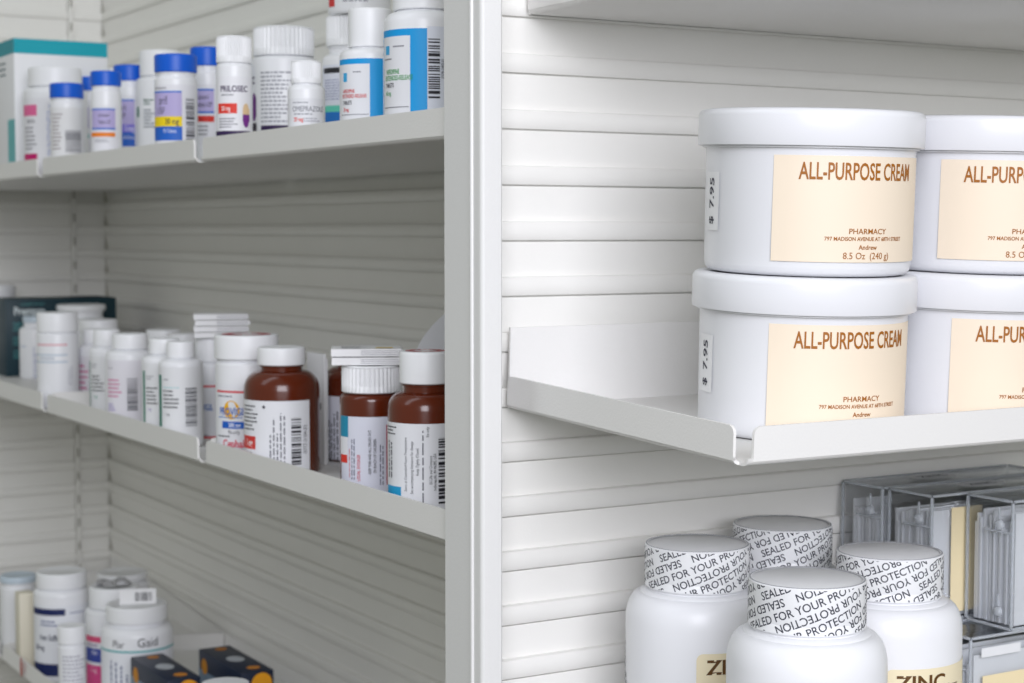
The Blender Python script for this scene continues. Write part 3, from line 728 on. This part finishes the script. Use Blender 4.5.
# ------------------------------------------------------------------ paper leaflets
def folded_leaflet(label, loc, rotz, L, W, layers, h, col='ececee', group='folded paper leaflets'):
    """paper folded back and forth, the folds rounded, lying flat"""
    e = empty('folded_leaflet', loc, label, 'leaflet', group, (0, 0, rotz))
    t = h / layers
    g = t * .16
    for i in range(layers):
        sag = random.uniform(-.8, .8)
        z0, z1 = i * t + g * .4, (i + 1) * t - g * .4
        r = (z1 - z0) / 2
        o = [(-L / 2 + sag, z0)] + [(L / 2 + sag - r + r * math.cos(a), (z0 + z1) / 2 + r * math.sin(a)) for a in [-math.pi / 2 + math.pi * k / 8 for k in range(9)]] + [(-L / 2 + sag, z1)]
        lay = link('fold', extrude('fold', o, 'y', -W / 2, W / 2), PAPER, e, 40)
        vs, fs = [], []
        for k in range(3):
            zz_ = z0 + (z1 - z0) * (k + 1) / 4
            b = len(vs)
            vs += [(-L * .1, -W / 2 - .05, zz_ - .16), (L / 2 - r * .6, -W / 2 - .05, zz_ - .16), (L / 2 - r * .6, -W / 2 - .05, zz_ + .16), (-L * .1, -W / 2 - .05, zz_ + .16)]
            fs.append((b, b + 1, b + 2, b + 3))
        link('sheet_edge', mesh('sheet_edge', vs, fs), ink('9a9aa2'), lay, sharp=0)
    return e
sp = SPEC['M11']
folded_leaflet('stack of folded white paper lying on the sun emblem bottle', P(sp[0] + 7, sp[1] - 4, sp[2] + sp[5] + .1), -.35, 37, 26, 4, 16.5)
sp = SPEC['M15']
e = folded_leaflet('folded leaflet with a yellow mark lying on the ribbed cap of a brown bottle', P(sp[0] - 1, sp[1] + 2, sp[2] + sp[5] + .1), -.45, 38, 24, 2, 9)
quad('mark', e, (4, -8, 9.05), X_, Y_, 9, 5, 'e8c81c')
link('fine_print', mesh('fine_print', [(-14 + p[c_][0], -10 + p[c_][1], 9.05) for p in [((q[0], q[2]), (q[1], q[2]), (q[1], q[3]), (q[0], q[3])) for q in fine_quads(16, 16, 6, False, 5)] for c_ in range(4)],
     [tuple(range(4 * k, 4 * k + 4)) for k in range(len(fine_quads(16, 16, 6, False, 5)))]), ink('55555c'), e, sharp=0)

# leaflet standing on edge between two brown bottles
e = empty('standing_leaflet', P(437, 972, -142.3), 'folded leaflet standing upright between the brown bottles', 'leaflet', 'folded paper leaflets', (0, 0, 0))
link('sheet', extrude('sheet', [(-.6, -13), (.6, -13), (1.0, 12), (0.1, 13.5), (-.6, 12)], 'z', 0, 67), PAPER, e, 0)
link('sheet', extrude('sheet', [(1.2, -12.4), (2.0, -12.4), (4.4, 11), (3.6, 11)], 'z', 0.5, 64), PAPER, e, 0)
for k in range(4):
    quad('print_mark', e, (-.68, 4 - k * 3.6, 36 - k * 1.0), NY, Z_, 1.6, 7 - k, '4a4a52')

# curled paper behind the brown bottle at the post
e = empty('curled_leaflet', P(452, 846, -142.3), 'pale curled paper sheet rising behind the brown bottle at the post', 'leaflet', 'folded paper leaflets', (0, 0, math.radians(-4)))
vs, fs = [], []
N = 12
for i in range(N + 1):
    t = i / N
    zt = 64 + 50 * math.sqrt(t)
    for (y, zz_) in ((0, 0), (0, zt), (.5, zt), (.5, 0)):
        vs.append((-14 + 55 * t, y + 5 * math.sin(t * 2.6), zz_))
for i in range(N):
    for k in range(4):
        a, b = 4 * i + k, 4 * i + (k + 1) % 4
        fs.append((a, b, b + 4, a + 4))
fs += [(0, 1, 2, 3), tuple(4 * N + k for k in (3, 2, 1, 0))]
link('sheet', mesh('sheet', vs, fs), mat('glassine_paper', 'eceef2', .6), e, 40)

# folded barcode card on the handwritten bottle, foil on the one behind
sp = SPEC['B7']
e = empty('barcode_card', P(sp[0], sp[1] - 3, sp[2] + sp[5] - .3), 'small folded card with barcode standing on the handwritten bottle', 'card', None, (0, 0, math.radians(-18)))
link('sheet', extrude('sheet', [(0, 0), (.6, 0), (6, 10.3), (5.4, 10.6)], 'x', -14, 14), PAPER, e, 0)
link('sheet', extrude('sheet', [(10.8, 0), (11.4, 0), (6, 10.6), (5.4, 10.3)], 'x', -14, 14), PAPER, e, 0)
up = Vector((0, 5.4, 10.6)).normalized()
vs, fs = [], []
for qd in bar_quads(13, 7, False, 9):
    b = len(vs)
    for (u, v) in ((qd[0], qd[2]), (qd[1], qd[2]), (qd[1], qd[3]), (qd[0], qd[3])):
        vs.append(Vector((-2 + u, -.15, 0)) + up * (2.2 + v))
    fs.append((b, b + 1, b + 2, b + 3))
link('barcode', mesh('barcode', vs, fs), ink('33333a'), e, sharp=0)
sp = SPEC['B6']
vs, fs = [(0, 0, 1.5)], []
rnd = random.Random(4)
for r in (5, 10, 15):
    for i in range(18):
        a = i * math.pi / 9
        rr = r * (1 + rnd.uniform(-.1, .1))
        vs.append((rr * math.cos(a), rr * math.sin(a), max(.3, 1.2 + rnd.uniform(-.9, 2.6))))
for i in range(18):
    j = (i + 1) % 18
    fs.append((0, 1 + i, 1 + j))
    for q_ in (0, 1):
        fs.append((1 + 18 * q_ + i, 1 + 18 * q_ + 18 + i, 1 + 18 * q_ + 18 + j, 1 + 18 * q_ + j))
fo = link('foil_seal', mesh('foil_seal', vs, fs), mat('crumpled_foil', 'c4c4c8', .5, metal=.5), sharp=0)
fo.location = P(sp[0], sp[1], sp[2] + sp[5] - .3)
tag(fo, 'crumpled silver foil seal lying on a white bottle cap', 'foil')

# ------------------------------------------------------------------ cream tubs on the right shelf
CREAM, BROWN = 'efe0cb', 'a0600f'
def cream_tub(label, X, Y, z, turn, sticker, seed):
    e = empty('cream_tub', P(X, Y, z), label, 'tub', 'white tubs of all-purpose cream', (math.radians(TILT), 0, 0))
    R, RL, H = 43.2, 46.7, 67.0
    face = math.atan2(-Y, -X) + turn
    prof = [(0, .8), (R - 8, .8), (R - 5, 0), (R - 2.4, .5), (R - .9, 2.0), (R - .5, 4), (R, 50), (R + .2, 51), (R + 1.6, 51.2), (R + 1.6, 52.2), (R + .2, 52.5), (R, 60), (0, 60)]
    link('tub_body', lathe('tub_body', prof, 96), JARP, e, 40)
    hl = 15.0
    lp = [(RL - 1.5, 0), (RL - .2, 0), (RL, .4), (RL, hl - 3.0)] + quarter(RL, hl - 3.0, RL - 2.6, hl - .2, 5)[1:] + [(RL - 4, hl), (RL - 5.5, hl - .5), (0, hl - .5)]
    ld = link('lid', lathe('lid', lp, 96), JARP, e, 40)
    ld.location = (0, 0, (H - hl) * S)
    a0, a1 = -.33, 1.5
    z0, z1 = 6.2, 48.2
    lab = patch('label', e, R, face, a0, a1, z0, z1, CREAM, .2)
    mid = (a0 + a1) / 2
    text_on_cyl(lab, R, face, 'ALL-PURPOSE CREAM', BROWN, mid - .055, 42.2, 6.6, .585, .02, 0, .35)
    text_on_cyl(lab, R, face, 'PHARMACY', BROWN, mid, 18.6, 2.1, 1.1, .01, 0, .35)
    text_on_cyl(lab, R, face, '797 MADISON AVENUE AT 68TH STREET', BROWN, mid, 15.6, 1.5, .95, .02, 0, .35)
    text_on_cyl(lab, R, face, 'Andrew', BROWN, mid, 12.3, 1.8, 1.0, .02, 0, .35)
    text_on_cyl(lab, R, face, '8.5 Oz  (240 g)', BROWN, mid, 8.9, 2.6, .95, .0, 0, .35)
    if sticker:
        s0 = face - turn
        sk = patch('price_label', e, R, s0, -1.28, -.985, 17, 41, 'eeeef0', .22)
        text_on_cyl(sk, R, s0, '$', '26263a', -1.13, 21.2, 4.0, 1.15, .02, math.pi / 2, .35)
        text_on_cyl(sk, R, s0, '7.95', '26263a', -1.13, 32.4, 4.2, 1.25, .02, math.pi / 2, .35)
    return e
def on_shelf(X, Y, up):
    """point at height up above the tilted cream shelf"""
    t = math.radians(TILT)
    z = -88.4 + 1.35 / math.cos(t) + (Y - 508.5) * math.tan(t)
    return X, Y - up * math.sin(t), z + up * math.cos(t)
for (X, Y, turn, stk, lo, hi) in ((478.5, 569.0, 0.0, True, 'cream tub with a price sticker standing on the shelf, carrying another tub', 'cream tub with a price sticker stacked on top, its whole lettering facing out'),
                                  (574.5, 563, -.11, False, 'cream tub without sticker, bottom one of its stack', 'cream tub without sticker, top one of its stack')):
    cream_tub(lo, *on_shelf(X, Y, 0.05), turn + (.02 if stk else .19), stk, 1)
    cream_tub(hi, *on_shelf(X + .8, Y, 67.05), turn, stk, 2)

# ------------------------------------------------------------------ zinc bottles with printed seals
SEAL = mat('seal_film', 'f1f2f5', .35, .05, 500)
def seal_lettering(R, z0, z1, phase):
    bm = bmesh.new()
    slope = math.radians(22)
    c0, s0 = math.cos(slope), math.sin(slope)
    src = text_mesh('SEALED FOR YOUR PROTECTION', 3.25, .95, .014)
    wide = max(v.co.x for v in src.vertices) * 2 + 5.5
    for k in range(-9, 13):
        flip = k % 2
        for rep in (-2, -1, 0, 1, 2):
            b2 = bmesh.new()
            b2.from_mesh(src)
            along = rep * wide + phase + (k // 2) * 9 + (26 if flip else 0)
            for v in b2.verts:
                u, t = (v.co.x, v.co.y) if not flip else (-v.co.x, -v.co.y)
                u += along
                # lines stay 4.5 mm apart measured up the bottle
                v.co = Vector((u * c0 - t * s0, u * s0 + t * c0 + k * 5.15, 0))
            tmp = bpy.data.meshes.new('tmp')
            b2.to_mesh(tmp)
            b2.free()
            bm.from_mesh(tmp)
            bpy.data.meshes.remove(tmp)
    bpy.data.meshes.remove(src)
    for co, no in (((0, z0, 0), (0, -1, 0)), ((0, z1, 0), (0, 1, 0)), ((-math.pi * R * .98, 0, 0), (-1, 0, 0)), ((math.pi * R * .98, 0, 0), (1, 0, 0))):
        bmesh.ops.bisect_plane(bm, geom=bm.verts[:] + bm.edges[:] + bm.faces[:], plane_co=co, plane_no=no, clear_outer=True)
    return bm

def zinc_bottle(label, X, Y, z, H, lab_at, phase, ROT=0, drop=46):
    e = empty('zinc_bottle', P(X, Y, z), label, 'bottle', 'zinc bottles with printed seals')
    R, Rc = 32.3, 23.6
    face = math.atan2(-Y, -X)
    zc = H - 17.5
    prof = [(0, 1), (R * .7, 1), (R - 3, 0), (R - 1.2, .5), (R, 2.6)] + quarter(R, H - 34, R - 6.5, H - 21.5, 8) + [(R - 7.2, H - 20.6), (Rc - 1.2, H - 20), (Rc - 1.2, H - 6), (0, H - 6)]
    link('body', lathe('body', prof, 80), PLAS, e, 40)
    cp = link('cap', lathe('cap', [(Rc - 1.2, 0), (Rc - .3, .3), (Rc - .3, 17), (Rc - 1.2, 17.4), (0, 17.4)], 120, .22, (.2, 16.9)), CAPW, e, 30)
    cp.location = (0, 0, zc * S)
    bp = [(Rc - .6, -1.6), (Rc + .05, -1.0), (Rc + .05, 2.0), (Rc - .12, 2.4), (Rc + .1, 2.9), (Rc + .1, 17.2), (Rc - .5, 17.75), (Rc - 1.6, 17.75)]
    sl = link('seal_band', lathe('seal_band', bp, 150, .10, (3.2, 16.8)), SEAL, cp, 25)
    bm = seal_lettering(Rc, -.8, 17.0, phase)
    for v in bm.verts:
        a = face + ROT + v.co.x / Rc
        v.co = Vector(((Rc + .17) * math.cos(a), (Rc + .17) * math.sin(a), v.co.y))
    lt = link('lettering', from_bm('lettering', bm), ink('3a3c48'), cp, sharp=0)
    rim = link('seal_edge', lathe('seal_edge', [(Rc - .9, 17.78), (Rc - .4, 17.8), (Rc - .35, 17.6)], 90), ink('a9abb2'), cp, sharp=30)
    if lab_at is not None:
        a0, a1 = lab_at
        zt = H - drop
        rr = 3.0
        n = 24
        pts = []
        w_ = (a1 - a0) * R
        out = [(rr * (1 - math.cos(t)), zt - rr * (1 - math.sin(t))) for t in [math.pi / 2 * i / 5 for i in range(6)]]
        cols = [u for u, v in out] + [rr + (w_ - 2 * rr) * i / n for i in range(1, n)] + [w_ - u for u, v in out[::-1]]
        tops = [v for u, v in out] + [zt] * (n - 1) + [v for u, v in out[::-1]]
        vs, fs = [], []
        for u, v in zip(cols, tops):
            a = face + a0 + u / R
            for zz_ in (18, v):
                vs.append(((R + .2) * math.cos(a), (R + .2) * math.sin(a), zz_))
        for i in range(len(cols) - 1):
            fs.append((2 * i, 2 * i + 2, 2 * i + 3, 2 * i + 1))
        lab = link('label', mesh('label', vs, fs), ink('efe3c3', .4), e)
        text_on_cyl(lab, R, face, 'ZINC', '5c3a08', a0 + (6 + 10.5) / R, zt - 6.0, 6.2, 1.12, .035, 0, .35)
        text_on_cyl(lab, R, face, 'CHELATE', '5c3a08', a0 + 26 / R, zt - 11.8, 2.6, 1.0, .02, 0, .35)
        text_on_cyl(lab, R, face, '50 Milligrams', '5c3a08', a0 + 31 / R, zt - 8.6, 1.8, 1.0, .02, 0, .35)
    vs, fs = cyl_quads([(-1.62 + p[0] / R, -1.62 + p[1] / R, 30 + p[2], 30 + p[3]) for p in fine_quads(10, H - 74, 3, True, int(phase * 3) + 60)], R, face, .2)
    link('fine_print', mesh('fine_print', vs, fs), ink('6a6a70'), e, sharp=0)
    return e
ZF = -254.9
zinc_bottle('zinc bottle standing foremost of the four, its shoulder hiding the others', 457, 537, ZF, -140.5 - ZF, (1.05, 3.2), -6)
zinc_bottle('zinc bottle nearest the corner post, with the cut-off Z of its label showing', 470.5, 629, ZF, -142.0 - ZF, (.0, 2.2), -4, drop=43)
zinc_bottle('zinc bottle beside the clear plastic boxes with its full ZINC lettering showing', 542, 580.5, ZF, -144.6 - ZF, (-.03, 2.1), -24)
zinc_bottle('zinc bottle at the back against the slatted wall, only its sealed cap showing', 535.5, 647.8, ZF, -141.3 - ZF, None, 14)

# ------------------------------------------------------------------ clear plastic boxes
def shell(name, x0, x1, y0, y1, z0, z1, t, bev, open_top):
    """hollow tray with walls t thick, open at the top or at the bottom"""
    bm = bmesh.new()
    box_bm(bm, x0, x1, y0, y1, z0, z1, bev, 2)
    b2 = bmesh.new()
    if open_top:
        box_bm(b2, x0 + t, x1 - t, y0 + t, y1 - t, z0 + t, z1 - t, bev * .6, 1)
    else:
        box_bm(b2, x0 + t, x1 - t, y0 + t, y1 - t, z0 + t, z1 - t, bev * .6, 1)
    bmesh.ops.reverse_faces(b2, faces=b2.faces)
    tmp = bpy.data.meshes.new('tmp')
    b2.to_mesh(tmp)
    b2.free()
    bm.from_mesh(tmp)
    bpy.data.meshes.remove(tmp)
    return from_bm(name, bm)
CARD = mat('white_packet', 'eceef2', .6, .1, 120)
def clear_box(label, x0, y0, z0, L, W, H, label_card=None, sticker=False, seed=1):
    e = empty('clear_box', P(x0, y0, z0), label, 'box', 'clear plastic boxes of packets')
    rnd = random.Random(seed)
    case = link('case', shell('case', 0, L, 0, W, 0, H, 1.3, 1.6, True), CLEAR, e, 30)
    # thick moulded edges of the case
    ed = bmesh.new()
    t = 1.5
    for yy in (0, W - t):
        for xx in (0, L - t):
            box_bm(ed, xx, xx + t, yy, yy + t, 1.2, H - 1.2, .6, 2)
        for zz_ in (0, H - t):
            box_bm(ed, 1.2, L - 1.2, yy, yy + t, zz_, zz_ + t, .6, 2)
    for xx in (0, L - t):
        for zz_ in (0, H - t):
            box_bm(ed, xx, xx + t, 1.2, W - 1.2, zz_, zz_ + t, .6, 2)
    for v in ed.verts:
        v.co = Vector((L / 2, W / 2, H / 2)) + (v.co - Vector((L / 2, W / 2, H / 2))) * Vector((1 + .3 / L, 1 + .3 / W, 1 + .3 / H))
    link('moulded_edge', from_bm('moulded_edge', ed), EDGE, e, 30)
    # raised edge where lid and base meet, with the two round hinges on the end
    lip = bmesh.new()
    zs = H * .74
    box_bm(lip, -.7, 0, 1.2, W * .62, zs, zs + 1.1, .3, 1)
    link('lid_edge', from_bm('lid_edge', lip), EDGE, e, 30)
    for zz_ in (H * .8, H * .13):
        k = lathe('hinge', [(0, 2.2), (1.4, 2.2), (2.2, 1.6), (2.6, 0), (0, 0)], 16)
        o = link('hinge', k, EDGE, e, 40)
        o.location = Vector((0, W * .27, zz_)) * S
        o.rotation_euler = (0, -math.pi / 2, 0)
        bm = bmesh.new()
        box_bm(bm, -.8, 0, W * .27 - .6, W * .27 + .6, zz_ + 2.6, zz_ + 8.5, .25, 1)
        link('hinge_arm', from_bm('hinge_arm', bm), EDGE, e, 30)
    y = 2.0
    while y < W - 3.4:
        th = rnd.uniform(.7, 1.5)
        hh = H * rnd.uniform(.74, .9)
        lean = rnd.uniform(-.6, .6)
        xo = 2.2 + rnd.uniform(0, 2.5)
        bm = bmesh.new()
        box_bm(bm, xo, L - 4, y, y + th, 1.6, hh)
        for v in bm.verts:
            v.co.y += lean * .6 * v.co.z / H
        link('packet', from_bm('packet', bm), CARD, e, 0)
        y += th + rnd.uniform(.5, 1.3)
    if sticker:
        d = disc('sticker', e, (L * .42, W * .55, H + .12), X_, Y_, 15, 'd9dbe0', 8.5)
        text_flat(d, 'ZINC', '60646e', (L * .42, W * .55, H + .2), X_, Y_, 5, 1.1, .03)
    if label_card:
        a, b, zl, zh, word = label_card
        q_ = quad('label', e, (a, -.15, zl), X_, Z_, b - a, zh - zl, 'ecdcb4')
        if word:
            text_flat(q_, word, '8a5a14', ((a + b) / 2 - 2, -.3, zh - 6.5), X_, Z_, 6, 1.1, .03)
    return e
BH = 63.0
ZB = ZF + .2
ZU = -192.4
LH = ZU - ZB - .1
for (x0, y0, sd, lab, card) in ((608, 651.3, 1, 'clear plastic box underneath the one against the slatted wall', None),
                                (607, 618.5, 2, 'clear plastic box underneath the one with the upright cream label', None),
                                (599, 586.0, 3, 'lower clear plastic box with a wide cream label beside the zinc bottle', (8, 96, 4, 43, 'ZINC'))):
    lb = clear_box(lab, x0, y0, ZB, 126, 30.5, LH, label_card=card, seed=sd + 10)
    if card:
        quad('sticker', lb, (7, -.2, 52), X_, Z_, 26, 4.5, 'e4e6ea')
clear_box('clear plastic box of packets pushed against the slatted wall, on another box', 602.5, 651.3, ZU, 120, 30.5, BH, sticker=True, seed=5)
clear_box('clear plastic box with an upright cream label, between two clear boxes', 604.5, 618.5, ZU, 120, 31, BH, label_card=(13, 34, 4, 56, None), sticker=True, seed=6)
clear_box('clear plastic box of packets in front of the cream-labelled one, on another box', 625.5, 586.0, ZU, 120, 30.5, BH, seed=8)
